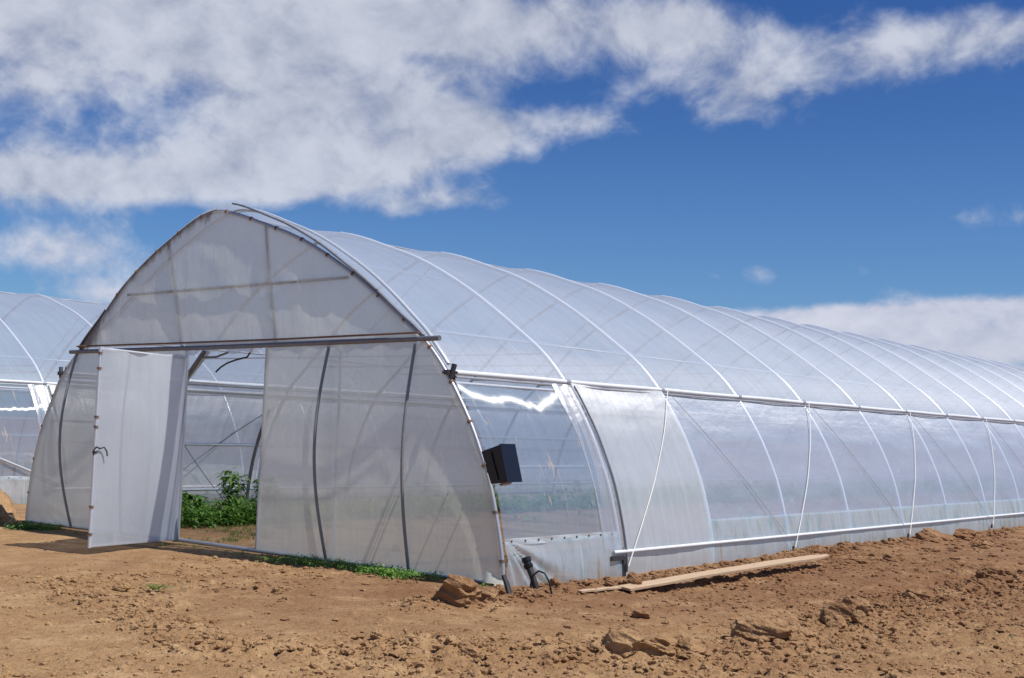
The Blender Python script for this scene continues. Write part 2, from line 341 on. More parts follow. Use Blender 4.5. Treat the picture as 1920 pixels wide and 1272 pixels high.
# clods splatted on the fine part of the sheet
nx0 = np.searchsorted(GX, .2); 
def splat(cx_, cy_, r, hgt, p=2.0):
    i0, i1 = np.searchsorted(GX, [cx_-r*1.3, cx_+r*1.3]); j0, j1 = np.searchsorted(GY, [cy_-r*1.3, cy_+r*1.3])
    if i1 <= i0 or j1 <= j0: return
    X, Y = XX[j0:j1, i0:i1]-cx_, YY[j0:j1, i0:i1]-cy_
    a = RNG.uniform(0, 6.28); q = RNG.uniform(.6, 1.5); u = (X*math.cos(a)+Y*math.sin(a))*q; v = (-X*math.sin(a)+Y*math.cos(a))/q
    d = (np.abs(u)**p+np.abs(v)**p)/(r**p) * (1+1.4*(vn((X+cx_)*22, (Y+cy_)*22, 5)-.5))
    H[j0:j1, i0:i1] += hgt*np.sqrt(np.clip(1-d, 0, 1))
def dens_at(x, y):
    X, Y = np.array([x]), np.array([y])
    return float(np.clip(.07+.7*fbm(X*.5, Y*.5, 60, 3)+1.3*ridge(X, Y, RID1, .45)+.8*ridge(X, Y, RID2, .3)+.8*ridge(X, Y, RID3, .25)+.22*np.clip((X-4.3)/3, 0, 1)+(.3 if y > 2 and 4.3 < x < 5.4 else 0), .03, 1)[0])
CL = []
while len(CL) < 4200:
    x, y = RNG.uniform(.3, 10), RNG.uniform(-6.2, 7)
    if (abs(x) < 4.35 and y > -.06) or RNG.uniform() > dens_at(x, y): continue
    CL.append((x, y)); r = .012+.038*RNG.uniform()**4.0
    splat(x, y, r, r*RNG.uniform(.4, .8), 2.6)
for i in range(150):
    x, y = RNG.uniform(.3, 10), RNG.uniform(-6.2, 7)
    if abs(x) < 4.5 and y > -.2: continue
    splat(x, y, RNG.uniform(.05, .16), -RNG.uniform(.01, .03))
nv = XX.size; co = np.empty((nv, 3), np.float32); co[:, 0] = XX.ravel(); co[:, 1] = YY.ravel(); co[:, 2] = H.ravel()
ny_, nx_ = XX.shape
I = (np.arange(ny_-1)[:, None]*nx_+np.arange(nx_-1)[None, :]).ravel()
quads = np.stack([I, I+1, I+nx_+1, I+nx_], 1).astype(np.int32)
me = bpy.data.meshes.new('ground'); me.vertices.add(nv); me.vertices.foreach_set('co', co.ravel())
me.loops.add(quads.size); me.loops.foreach_set('vertex_index', quads.ravel())
me.polygons.add(len(quads)); me.polygons.foreach_set('loop_start', np.arange(0, quads.size, 4, dtype=np.int32))
me.update(calc_edges=True); me.polygons.foreach_set('use_smooth', np.ones(len(quads), bool)); me.materials.append(M['soil'])
ground = bpy.data.objects.new('ground', me); scn.collection.objects.link(ground); ground['kind'] = 'structure'
def gh(x, y):
    i = int(np.clip(np.searchsorted(GX, x), 1, nx_-1)); j = int(np.clip(np.searchsorted(GY, y), 1, ny_-1)); return float(H[j, i])

# ------------------------------------------------------------------ tunnel profile (right base -> apex -> left base)
PR = np.array([(4.21, -.12), (4.205, .1), (4.19, .24), (4.14, .49), (4.04, .86), (3.92, 1.16), (3.72, 1.56), (3.40, 2.03), (3.09, 2.36), (2.71, 2.64), (2.33, 2.90), (1.93, 3.15), (1.40, 3.43), (.98, 3.61), (.55, 3.75),
      (.18, 3.87), (-.13, 3.95), (-.33, 3.985), (-.55, 3.96), (-.80, 3.89), (-1.24, 3.69), (-1.70, 3.45), (-2.19, 3.13), (-2.56, 2.8), (-3.06, 2.35), (-3.43, 2.02), (-3.66, 1.66), (-3.84, 1.32), (-3.97, .95), (-4.05, .59), (-4.09, .24), (-4.10, .1), (-4.10, -.12)])
def catmull(P, n):
    P = np.vstack([2*P[0]-P[1], P, 2*P[-1]-P[-2]]); out = []
    for i in range(1, len(P)-2):
        for t in np.linspace(0, 1, n, endpoint=False):
            a, b, c, d = P[i-1:i+3]; out.append(.5*(2*b+(c-a)*t+(2*a-5*b+4*c-d)*t*t+(-a+3*b-3*c+d)*t**3))
    out.append(P[-2]); return np.array(out)
_c = catmull(PR, 12); _s = np.r_[0, np.cumsum(np.hypot(*np.diff(_c, axis=0).T))]; LEN = _s[-1]
_t = np.gradient(_c, axis=0); _t = np.stack([np.convolve(np.pad(_t[:, i], 8, 'edge'), np.ones(17)/17, 'valid') for i in (0, 1)], 1); _t /= np.linalg.norm(_t, axis=1)[:, None]; _n = np.stack([_t[:, 1], -_t[:, 0]], 1)
def PS(s): s = np.asarray(s, float); return np.stack([np.interp(s, _s, _c[:, 0]), np.interp(s, _s, _c[:, 1])], -1)
def NS(s): s = np.asarray(s, float); return np.stack([np.interp(s, _s, _n[:, 0]), np.interp(s, _s, _n[:, 1])], -1)
S_AP = float(_s[np.argmax(_c[:, 1])])
def s_right(z): m_ = _s <= S_AP; return float(np.interp(z, _c[m_, 1], _s[m_]))
def s_left(z): m_ = _s >= S_AP; return float(np.interp(-z, -_c[m_, 1], _s[m_]))
def xr(z): return PS(s_right(z))[0]
def xl(z): return PS(s_left(z))[0]
def onsurf(s, y, off=0.): p = PS(s)+NS(s)*off; return np.array([p[0], y, p[1]])
def skin(s0, s1, y0, y1, ns, ny, off, mat, name, parent, seed=1, mb=None, build=True):
    ss, yy = np.meshgrid(np.linspace(s0, s1, ns), np.linspace(y0, y1, ny)); P = PS(ss); N = NS(ss); o = off(ss, yy)
    X = np.stack([P[..., 0]+N[..., 0]*o, yy, P[..., 1]+N[..., 1]*o], -1)
    mb = mb or MB(); mb.grid(X, np.stack([yy, ss], -1))
    return mb.build(name, mat, parent) if build else mb
def hooppts(y, off=0., s0=0, s1=None, n=70): return [onsurf(s, y, off) for s in np.linspace(s0, LEN if s1 is None else s1, n)]

def greenhouse(main, X0, Y0, nb, label, seed):
    """arched plastic tunnel; parts are children of one Empty standing at the middle of its front"""
    G = thing('greenhouse', label, 'greenhouse', (X0, Y0, 0), None)
    LL = 2.0*nb; sg_r, sg_l = s_right(2.02), s_left(2.02)
    raise_ = lambda s: .085*np.exp(-((s-S_AP+.35)/np.where(s < S_AP-.35, 1.7, .42))**2)+.008
    def roofoff(s, y):
        fr = (y/2.0) % 1.0; top = np.sin(np.pi*np.clip((s-sg_r)/(sg_l-sg_r), 0, 1))
        sag = -(.055*top+.012)*np.sin(np.pi*fr)**1.3
        return sag + raise_(s)*np.exp(-(y/.55)**2) + .03*fbm(s*.9, y*.8, seed, 3)*np.sin(np.pi*fr) + .016
    ye = lambda s: .04+.24*min(1, max(0, (float(PS(s)[1])-2.3)/.9))**.8
    # hoops
    for b in range(1, nb+1):
        sc = .03
        mb = MB().tube(hooppts(2.0*b, -.001), .0265, 10 if b < 14 else 8); h = mb.build('hoop', 'arch', G)
    # roof film, one sheet stretched over all hoops
    yy = 12 if main else 9
    skin(sg_r-.02, sg_l+.02, 0.0, LL, 90, yy*nb+1, roofoff, 'roof', 'roof_film', G)
    mb = MB().tube([onsurf(s, ye(s), float(roofoff(np.array(s), np.array(ye(s))))+.008) for s in np.linspace(s_right(2.1), s_left(2.1), 80)], .020, 8); mb.build('edge_arch', 'pale', G)
    if main: mb = MB().tube([onsurf(s, ye(s)+.05, float(roofoff(np.array(s), np.array(ye(s)+.05)))+.002) for s in np.linspace(s_right(2.1), s_left(2.1), 80)], .009, 6); mb.build('edge_cord', 'pale', G)
    # lip strip at the front rim
    for sa, sb_ in ((s_right(2.40), S_AP-.26), (s_left(2.85), s_left(2.36))):
        mb = MB(); ss = np.linspace(sa, sb_, 60 if sa < S_AP else 14); rows = []
        for y_, o_ in ((-.03, .006), (-.026, .024), (.01, .026), (.015, .004), (-.03, .006)):
            rows.append([onsurf(s, y_+.008*math.sin(s*7), float(raise_(s))+o_-.006) for s in ss])
        rows = np.array(rows); mb.grid(rows); mb.add(rows[:4, 0], [(0, 1, 2, 3)]); mb.add(rows[:4, -1], [(3, 2, 1, 0)]); mb.build('rim_strip', 'lip', G)
    for side in (1, -1):
        sg = sg_r if side > 0 else sg_l; sb = s_right(-.10) if side > 0 else s_left(-.10)
        f = (lambda z: s_right(z)) if side > 0 else (lambda z: s_left(z))
        # gutter rail wrapped in film
        pts = [onsurf(sg, y, .03+.004*math.sin(y*2.3+seed)) for y in np.arange(.06, LL+.1, .5)]
        MB().tube(pts, .027, 10).build('gutter_rail', 'wrap', G)
        MB().tube([onsurf(sg-.10*side*0+(.055 if side < 0 else -.055), y, .022) for y in np.arange(.06, LL+.1, .5)], .012, 8).build('curtain_pipe', 'galv', G)
        # rail joints
        for b in range(1, nb+1):
            p = onsurf(sg, 2.0*b, .03); MB().tube([p+np.array([0, -.035, 0]), p+np.array([0, .035, 0])], .033, 10).build('rail_joint', 'galv', G)
        # first bay: clear window film
        def clearoff(s, y):
            fr = np.clip(y/1.9, 0, 1); return .012+.018*fbm(y*1.1+3, s*.9, seed+4, 2)*np.sin(np.pi*fr)*2 - .01*np.sin(np.pi*fr)+.024*fbm(y*5.0, s*.5, seed+40, 3)+.05*np.sin(np.pi*np.clip((s-f(1.93))/(f(.42)-f(1.93)), 0, 1))*np.sin(np.pi*fr)**.5
        skin(f(.42), f(1.93), .04, 1.9, 60, 70, clearoff, 'clear', 'window_film', G)
        # clip strips across the window
        for z, r_, mt in ((1.93, .018, 'pale'), (1.40, .012, 'galv'), (1.115, .013, 'pale')):
            MB().tube([onsurf(f(z), y, -.005) for y in np.linspace(.03, 1.98, 12)], r_, 8).build('cross_rail', mt, G)
        mb = MB(); ys = np.linspace(.03, 1.98, 40); zz = np.linspace(.365, .43, 5)
        X = np.array([[onsurf(f(z), y, .022+.006*math.sin(y*9+z*60)) for y in ys] for z in zz]); uv = np.array([[(y, z) for y in ys] for z in zz]); mb.grid(X, uv)
        st = mb.build('clip_strip', 'curtain', G)
        mb = MB()
        for y in np.linspace(.12, 1.85, 9): mb.box(onsurf(f(.40), y, .032), (.008, .018, .018))
        mb.build('clip_studs', 'bracket', st, smooth=False)['kind'] = 'stuff'
        # skirt film: fan folds in first bay
        def skirtoff(s, y):
            z = PS(s)[..., 1]; a = np.arctan2(y+.02, np.clip(.42-z, 0, 9)+.02); rr = np.hypot(y, .42-z)
            fan = .030*np.sin(a*26+2*np.sin(a*7))*np.exp(-rr/.9)*np.clip(rr/.2, 0, 1)
            return .028+fan*np.clip(1.6-y, 0, 1)+.03*fbm(y*2.5, s*1.5+y, seed+6, 3)+.03*np.clip(.42-z, 0, 1)
        skin(sb, f(.40), .02, 2.02, 26, 90, skirtoff, 'skirt', 'ground_skirt', G)
        # fold of film at the second hoop, then the white roll-up curtain of the second bay
        skin(f(.25), f(1.98), 1.66, 2.08, 50, 16, lambda s, y: .035+.010*np.sin(y*31+1.5*np.sin(s*2))+.012*fbm(y*6, s*2, seed+8, 2), 'fold', 'film_fold', G)
        skin(sb, f(2.0), 2.02, 3.97, 60, 60, lambda s, y: .045-.03*np.sin(np.pi*np.clip((y-2)/2, 0, 1))+.016*fbm(y*4, s*.8, seed+9, 3)+.01*fbm(y*1, s*5, seed+19, 2), 'curtain', 'curtain_panel', G)
        # long side film
        def sideoff(s, y):
            fr = (y/2.0) % 1.0; return .014-.018*np.sin(np.pi*fr)+.022*np.sin(np.pi*fr)*fbm(s*2.6, y*.5, seed+12, 3)*1.4
        skin(f(.46), f(2.0), 3.95, LL, 34, 9*(nb-2)+1, sideoff, 'side', 'side_film', G)
        skin(sb, f(.485), 3.9, LL, 14, 9*(nb-2)+1, lambda s, y: .034+.016*fbm(y*2.2, s*3+y*1.3, seed+13, 3)+.02*np.clip(.3-PS(s)[..., 1], 0, 1), 'skirt', 'ground_skirt', G)
        MB().tube([onsurf(s, 2.04, .062) for s in np.linspace(f(1.96), f(.0), 30)], .012, 8).build('curtain_guide', 'grey', G)
        mb = MB(); p = onsurf(f(.17), 1.86, .06); mb.box(p+np.array([0, 0, -.02]), (.03, .22, .05)); mb.box(p+np.array([.0, .13, -.12]), (.03, .05, .22)); mb.build('guide_bracket', 'bracket', G)
        # curtain roll tube near the ground
        zr_ = .21
        MB().tube([onsurf(f(zr_), y, .055+.006*math.sin(y*1.3)) for y in np.arange(1.80, LL, .4)], .020, 10).build('roll_tube', 'wrap', G)
        # tie ropes zigzag outside the film
        tops = [(4, 2, 'rope'), (4, 6, 'twine'), (8, 6, 'rope'), (8, 10, 'twine'), (12, 10, 'rope'), (12, 14, 'twine'), (16, 14, 'rope'), (16, 18, 'twine'), (20, 18, 'rope'), (20, 22, 'twine')]
        for t0, t1, mt in tops if nb > 12 or side > 0 else tops[:4]:
            if max(t0, t1) > LL: continue
            pts = [onsurf(f(1.97+(.06-1.97)*q), t0+(t1-t0)*q, .095-.075*math.sin(math.pi*q)**.7+.01*q) for q in np.linspace(0, 1, 26)]
            MB().tube(pts, .006 if mt == 'rope' else .0036, 6).build('tie_rope', mt, G)
        mb = MB()
        for t1 in (2, 6, 10, 14, 18):
            p = onsurf(f(.06), t1, .075); mb.tube([p-np.array([0, 0, .05]), p+np.array([0, 0, .02])], .014, 8)
            MB().tube([p-np.array([0, 0, .05]), p+np.array([0, 0, .02])], .016, 8).build('rope_peg', 'bracket', G)
        # purlin
        sp = s_right(2.50) if side > 0 else s_left(2.50)
        MB().tube([onsurf(sp, y, -.02) for y in np.arange(.35, LL+.1, .5)], .013, 8).build('purlin', 'pale', G)
    sp = s_right(3.33)
    MB().tube([onsurf(sp, y, -.055) for y in np.arange(.35, 2.05, .2)], .009, 8).build('purlin', 'arch', G)
    MB().tube([onsurf(S_AP, y, -.03) for y in np.arange(.35, LL, .5)], .012, 8).build('ridge_pipe', 'galv', G)
    # inner trusses
    for b in range(1, nb+1):
        y = 2.0*b; mb = MB(); mb.tube([(xl(2.36), y, 2.36), (xr(2.36), y, 2.36)], .011, 8)
        for xa, za, xb_, zb_ in ((-.15, 2.36, -1.6, 3.47), (-.15, 2.36, 1.3, 3.45)):
            mb.tube([(xa, y, za), (xb_, y, zb_)], .009, 6)
        mb.build('truss', 'arch', G)
    # front frame
    fr = MB().tube(hooppts(0.0, -.012, s0=.1, s1=S_AP, n=70), .021, 10).build('front_arch', 'galv', G)
    MB().tube(hooppts(0.0, -.012, s0=S_AP, s1=LEN-.1, n=70), .021, 10).build('front_arch', 'rust', G)
    mb = MB(); 
    for s in list(np.arange(.35, LEN-.3, .47)):
        a = onsurf(s-.012, -.004, -.012); b_ = onsurf(s+.012, -.004, -.012); MB().tube([a, b_], .028, 8).build('clip', 'rust', fr)
    MB().tube([(-3.20, -.05, 2.315), (0, -.05, 2.335), (3.32, -.05, 2.375)], .027, 12).build('cross_beam', 'grey', G)
    MB().tube([(-3.02, -.075, 2.385), (-1, -.075, 2.392), (1, -.075, 2.405), (3.05, -.075, 2.435)], .011, 8).build('beam_rail', 'rust', G)
    mb = MB(); 
    MB().tube([(-4.09, 0, .035), (-.79, 0, .04), (.7, 0, .03), (4.2, 0, .015)], .024, 10).build('base_tube', 'galv', G)
    MB().tube([(-2.05, -.005, 3.03), (1.94, -.005, 3.06)], .018, 8).build('gable_bar', 'grey', G)
    MB().tube([(-1.26, -.005, 3.66), (-1.02, 0, 2.85), (-.89, -.005, 2.36)], .017, 8).build('gable_post', 'grey', G)
    MB().tube([(.55, -.005, 3.72), (.70, 0, 2.9), (.83, -.005, 2.36)], .018, 8).build('gable_post', 'grey', G)
    MB().tube([(-.79, 0, .02), (-.79, 0, 2.31)], .022, 10).build('door_jamb', 'galv', G)
    MB().tube([(.64, 0, .02), (.67, 0, 2.31)], .022, 10).build('door_jamb', 'galv', G)
    MB().tube([(1.84, .03, .02), (1.83, .03, 2.31)], .016, 8).build('wall_post', 'galv', G)
    # gable film
    xs = np.linspace(0, 1, 90); zs = np.linspace(0, 1, 46); X = []; UV = []; DT = []
    z0 = 2.37
    for q in xs:
        s = s_left(z0)+(s_right(z0)-s_left(z0))*q; p = PS(s)-NS(s)*.012; col = []; uvc = []; dc = []
        for t in zs:
            x = p[0]; z = z0+(p[1]-z0)*t
            wr = .05*fbm(np.array(x*5+z*1.2), np.array(z*.8), seed+20, 3)+.03*math.sin(math.pi*min(1, (z-z0)/1.2))*math.sin(x*3.1+z)
            col.append((x, -.022-.9*abs(wr)*min(1, 4*t*(1.02-t)+.03), z)); uvc.append((x, z))
            edge = math.exp(-np.hypot(0, max(0, (p[1]-z)))/.16)*(1 if x < -.4 else .35)+math.exp(-max(0, (x+2.95))/.35)*.9
            dc.append(edge)
        X.append(col); UV.append(uvc); DT.append(dc)
    MB().grid(np.array(X), np.array(UV), np.array(DT)).build('gable_film', 'gable', G)
    # valance above the door, loose lower edge
    xs = np.linspace(-.79, 3.0, 120); zs = np.linspace(0, 1, 6)
    X = np.array([[(x, -.035-.012*math.sin(x*9)*t-.01*math.sin(x*23)*t, 2.395-t*(.115+.02*math.sin(x*7)+.02*math.sin(x*17))) for t in zs] for x in xs])
    MB().grid(X, X[..., [0, 2]]).build('valance_film', 'door', G)
    # front panels, pushed out by bowed pipes
    def panel(xa, xb, bows, name):
        qs = np.linspace(0, 1, 80); zz = np.linspace(.03, 2.34, 60); X = []; UV = []; DT = []
        for z in zz:
            A_, B_ = xa(z), xb(z); r = []; u = []; d = []
            for q in qs:
                x = A_+(B_-A_)*q; kx = [A_]+[b[0]+(b[1]-b[0])*z/2.34 for b in bows]+[B_]; kv = [0]+[b[2] for b in bows]+[0]
                o_ = .3*np.interp(x, kx, kv)*math.sin(math.pi*z/2.34)
                r.append((x, -.024-o_-.005*float(fbm(np.array(x*3), np.array(z*1.3), seed+30, 3)), z)); u.append((x, z)); d.append(.55*math.exp(-z/.18)+.25*math.exp(-abs(B_-x)/.06))
            X.append(r); UV.append(u); DT.append(d)
        MB().grid(np.array(X), np.array(UV), np.array(DT)).build(name, 'front', G)
        for b in bows:
            MB().tube([(b[0]+(b[1]-b[0])*z/2.34, -.012-b[2]*math.sin(math.pi*z/2.34)-.012, z) for z in np.linspace(.04, 2.32, 40)], .017, 8).build('bowed_pipe', 'batten', G)
    panel(lambda z: .655, lambda z: float(xr(z))-.012, [(1.80, 1.70, .20), (3.00, 2.97, .15)], 'front_panel')
    panel(lambda z: float(xl(z))+.012, lambda z: -.80, [(-2.98, -3.07, .22), (-1.9, -1.9, .07)], 'front_panel')
    MB().grid(np.array([[(3.98+.3*q, -.02-.20*q*t-.04*math.sin(q*7), .02+.13*(1-q)*(1-t)) for q in np.linspace(0, 1, 10)] for t in np.linspace(0, 1, 8)]), np.array([[(q, t) for q in np.linspace(0, 1, 10)] for t in np.linspace(0, 1, 8)])).build('film_tail', 'front', G)
    # brackets where the gutter rails meet the front arch
    for sg in (sg_r, sg_l):
        sd_ = 1 if sg == sg_r else -1; p = onsurf(sg, -.02, .02)
        mb = MB(); mb.box(p+np.array([.0, 0, .0]), (.05, .07, .05)); mb.tube([p+np.array([sd_*.02, .02, -.06]), p+np.array([sd_*.055, .03, .085])], .027, 8)
        mb.tube([p+np.array([-.06*sd_, -.02, 0]), p+np.array([.08*sd_, .05, 0])], .014, 8); mb.tube([p+np.array([sd_*.03, .05, -.085]), p+np.array([sd_*.03, .05, -.02])], .02, 8)
        mb.build('rail_bracket', 'bracket', G)
    # rear wall
    y = LL; xs = np.linspace(0, 1, 40)
    X = np.array([[(PS(s_left(0)+(s_right(0)-s_left(0))*q)[0], y, max(0, PS(s_left(0)+(s_right(0)-s_left(0))*q)[1])*t) for t in np.linspace(0, 1, 12)] for q in xs])
    MB().grid(X, X[..., [0, 2]]).build('rear_film', 'front', G)
    return G

G1 = greenhouse(True, 0, 0, 26, 'large white plastic tunnel greenhouse with its front door open', 5)
# ---- door of the main greenhouse, swung out
dr = bpy.data.objects.new('door', None); scn.collection.objects.link(dr); dr.parent = G1; dr.location = (-.79, -.03, .06); dr['label'] = 'white film door standing open'
dv = np.array([.24, -1.33]); DWID = float(np.linalg.norm(dv)); dr.rotation_euler = (0, 0, math.atan2(dv[1], dv[0]))
MB().tube([(0.01, 0, 0), (0.01, 0, 2.17)], .018, 8).build('hinge_post', 'galv', dr)
lp = MB().tube([(DWID, 0, -.03), (DWID, 0, 2.19)], .020, 8).build('latch_post', 'pale', dr)
MB().tube([(0, 0, 0.0), (DWID, 0, -.015)], .016, 8).build('bottom_rail', 'galv', dr)
MB().tube([(0, 0, 2.15), (DWID, 0, 2.17)], .016, 8).build('top_rail', 'pale', dr)
xs = np.linspace(0, 1, 50); zs = np.linspace(0, 1, 60)
bw = lambda q, t: .10*np.interp(q, [0, .45, 1], [0, 1, 0])*np.sin(np.pi*t)
X = np.array([[(DWID*q, .024+bw(q, t)+.012*math.sin(q*14)*(t > .9)*(t-.9)*10, -.02+2.18*t+(.03*math.sin(q*8)+.015*math.sin(q*19))*(t**12)) for q in xs] for t in zs])
MB().grid(X, X[..., [0, 2]]).build('door_film', 'door', dr)
MB().tube([(DWID*.45, .012+bw(.45, t)-.006, 2.15*t) for t in np.linspace(0, 1, 30)], .014, 8).build('bowed_pipe', 'galv', dr)
MB().tube([(DWID*.72, -.10*math.sin(math.pi*t), 2.15*t) for t in np.linspace(0, 1, 24)], .009, 6).build('bowed_pipe', 'pale', dr)
for z in (.12, .42, 1.02, 1.3, 1.41, 1.95, 2.12): MB().tube([(DWID, 0, z-.013), (DWID, 0, z+.013)], .027, 8).build('clip', 'rust', lp)
mb = MB().tube([(DWID-.03, .05, 1.06), (DWID+.03, .05, 1.08), (DWID+.06, .05, 1.04), (DWID+.065, .05, .99)], .008, 8)
mb.tube([(DWID-.02, .04, 1.06), (DWID-.07, .07, 1.075), (DWID-.10, .08, 1.03), (DWID-.11, .08, .98)], .008, 8)
mb.build('handle', 'black', dr)
# white rolled flap at the jamb foot
MB().tube([(-.76, -.05, .02), (-.77, -.06, .2), (-.785, -.04, .42)], [.035, .025, .006], 8).build('film_flap', 'curtain', G1)
# side wall inside: crossed bracing wires
G2 = greenhouse(False, -12.2, 1.0, 12, 'second plastic tunnel greenhouse behind at the left edge', 55)
MB().tube([onsurf(s_right(.95), .2, .06), onsurf(s_right(.30), 1.9, .08)], .02, 8).build('wall_strut', 'pale', G2)
for a, b in (((2, .40), (4.1, 1.93)), ((1.9, 1.55), (3.25, .30))):
    MB().tube([onsurf(s_left(a[1]+(b[1]-a[1])*q), a[0]+(b[0]-a[0])*q, -.04) for q in np.linspace(0, 1, 16)], .006, 6).build('brace_wire', 'grey', G1)
for z, r_ in ((1.93, .03), (1.12, .022), (.42, .022)):
    MB().tube([onsurf(s_left(z), y, -.035) for y in np.arange(2, 51, 1.)], r_, 8).build('wall_rail', 'pale', G1)
MB().tube([onsurf(s_left(z), 3.76, -.05) for z in np.linspace(.1, 1.7, 20)], .027, 8).build('wall_rib', 'grey', G1)
# bent black hose hanging below the beam inside
o = MB().tube([(-.74, .4, 2.07), (-.66, .41, 2.13), (-.55, .42, 2.18), (-.42, .43, 2.215), (-.2, .43, 2.25), (-.1, .43, 2.36)], .011, 8).build('hose', 'hose')
tag(o, 'short curved black hose hanging inside above the doorway', 'hose')
MB().tube([(-1.90, .6, 1.62), (-1.62, .6, 1.97), (-1.22, .6, 2.36)], .030, 8).build('knee_brace', 'grey', G1)
MB().tube([(-1.28, .6, 2.27), (-1.0, .6, 2.27), (-.75, .6, 2.33)], .014, 8).build('knee_brace', 'grey', G1)

# ------------------------------------------------------------------ black lamp box on the front corner
bt = thing('lamp_box', 'black wedge-shaped lamp box fixed to the front corner hoop', 'lamp box', (4.12, -.10, 1.10)); bt.scale = (.86, .86, .9)
tilt = Matrix.Rotation(R(-17), 3, 'Y')
def bx(pts, faces, name, mat, sm=False):
    v = np.array([tilt @ Vector(p) for p in pts]); mb = MB(); mb.add(v, faces); o = mb.build(name, mat, None, smooth=sm); o.parent = bt; return o
hx = [(0, 2, 3, 1), (4, 5, 7, 6), (0, 1, 5, 4), (2, 6, 7, 3), (0, 4, 6, 2), (1, 3, 7, 5)]
# tapered body
o = bx([(.02, -.13, -.17), (.24, -.13, -.20), (.06, .12, -.16), (.24, .12, -.20), (-.03, -.13, .20), (.24, -.13, .20), (-.02, .12, .20), (.24, .12, .20)], hx, 'housing', 'black')
bv = o.modifiers.new('b', 'BEVEL'); bv.width = .008; bv.segments = 2
o = bx([(.243, -.137, -.205), (.26, -.137, -.205), (.243, .127, -.205), (.26, .127, -.205), (.243, -.137, .205), (.26, -.137, .205), (.243, .127, .205), (.26, .127, .205)], hx, 'cover_plate', 'navy')
for yy_ in (-.133,):
    for xq in (.13,): bx([(xq, yy_-.012, -.15), (xq+.012, yy_-.012, -.15), (xq, yy_, -.15), (xq+.012, yy_, -.15), (xq-.03, yy_-.012, .17), (xq-.018, yy_-.012, .17), (xq-.03, yy_, .17), (xq-.018, yy_, .17)], hx, 'rib', 'black')
mb = MB(); a = np.linspace(0, 2*np.pi, 20, endpoint=False); c0 = [tilt @ Vector((.145+.07*math.cos(t), -.03+.08*math.sin(t), -.193)) for t in a]; c1 = [tilt @ Vector((.145+.06*math.cos(t), -.03+.07*math.sin(t), -.207)) for t in a]
mb.add(np.array([list(v) for v in c0+c1]), [(i, (i+1) % 20, 20+(i+1) % 20, 20+i) for i in range(20)]+[tuple(range(20, 40))]); o = mb.build('lens', 'lens'); o.parent = bt
mb = MB(); mb.tube([(-.12, .06, .03), (.0, .0, .05), (.02, -.02, .05)], .014, 8); mb.tube([(-.02, -.14, .06), (-.02, -.10, .06)], .018, 8); mb.box((-.035, -.04, .02), (.03, .12, .12)); o = mb.build('mounting_bracket', 'galv'); o.parent = bt

# ------------------------------------------------------------------ black standpipe with cable loop at the corner
g0 = gh(4.74, -.22)
sp_ = thing('irrigation_pipe', 'black pipe with coupling and cable loop leaning out of the soil', 'pipe', (4.74, -.22, g0))
def ch(mb, name, mat, par): o = mb.build(name, mat); o.parent = par; return o
ch(MB().tube([(.05, 0, -.12), (.02, 0, .03), (-.04, 0, .15), (-.07, 0, .20)], [.030, .030, .029, .030], 14), 'pipe', 'hose', sp_)
ch(MB().tube([(-.067, 0, .19), (-.072, 0, .20), (-.083, 0, .225), (-.084, 0, .227), (-.092, 0, .245), (-.095, 0, .25), (-.108, 0, .285), (-.109, 0, .287)], [.036, .043, .044, .036, .036, .044, .044, .032], 14), 'coupling', 'black', sp_)
ch(MB().tube([(.02, -.04, -.06), (-.01, -.045, .05), (.02, -.05, .14), (.08, -.05, .185), (.15, -.05, .17), (.20, -.045, .10), (.225, -.04, .0), (.22, -.04, -.06)], .009, 8), 'cable', 'black', sp_)
o = MB(); o.tube([(4.62, -.42, gh(4.62, -.42)-.04), (4.56, -.40, gh(4.62, -.42)+.07), (4.51, -.39, gh(4.62, -.42)+.14)], [.03, .026, .02], 8)
tag(o.build('pipe_stub', 'hose'), 'short grey stub of pipe poking up at the greenhouse corner', 'pipe')

# ------------------------------------------------------------------ boards
def board(name, a, b, wd, th, label, seed, warp=.02, nseg=40):
    a = np.array(a, float); b = np.array(b, float); d = b-a; L_ = np.linalg.norm(d); d /= L_; sdv = np.cross(d, [0, 0, 1]); sdv /= np.linalg.norm(sdv); sdv = sdv*.99-np.array([0, 0, .10]); n_ = np.cross(sdv, d)
    mb = MB(); rows = []
    for t in np.linspace(0, 1, nseg):
        c = a+d*L_*t+np.array([0, 0, warp*math.sin(t*math.pi)+.002*math.sin(t*17+seed)]); w2 = wd/2*(1+.03*math.sin(t*9+seed)+.015*math.sin(t*31))*(1 if t < .93 else max(.15, 1-(t-.93)*9))
        rows.append([c-sdv*w2-n_*th/2, c-sdv*w2+n_*th/2, c+sdv*w2+n_*th/2, c+sdv*w2-n_*th/2, c-sdv*w2-n_*th/2])
    mb.grid(np.array(rows)); mb.add(rows[0][:4], [(0, 1, 2, 3)]); mb.add(rows[-1][:4], [(3, 2, 1, 0)])
    return tag(mb.build(name, 'wood', loc=tuple((a+b)/2), smooth=False), label, 'board')
board('wooden_board', (5.11, .70, gh(5.11, .7)+.035), (5.34, 4.72, gh(5.34, 4.7)+.12), .15, .022, 'long weathered board lying along the greenhouse wall', 2, .012)
board('wooden_board', (4.98, .16, gh(4.98, .16)+.03), (5.07, .78, gh(5.07, .78)+.035), .06, .015, 'short thin broken strip of wood beside the long board', 5, 0, 12)

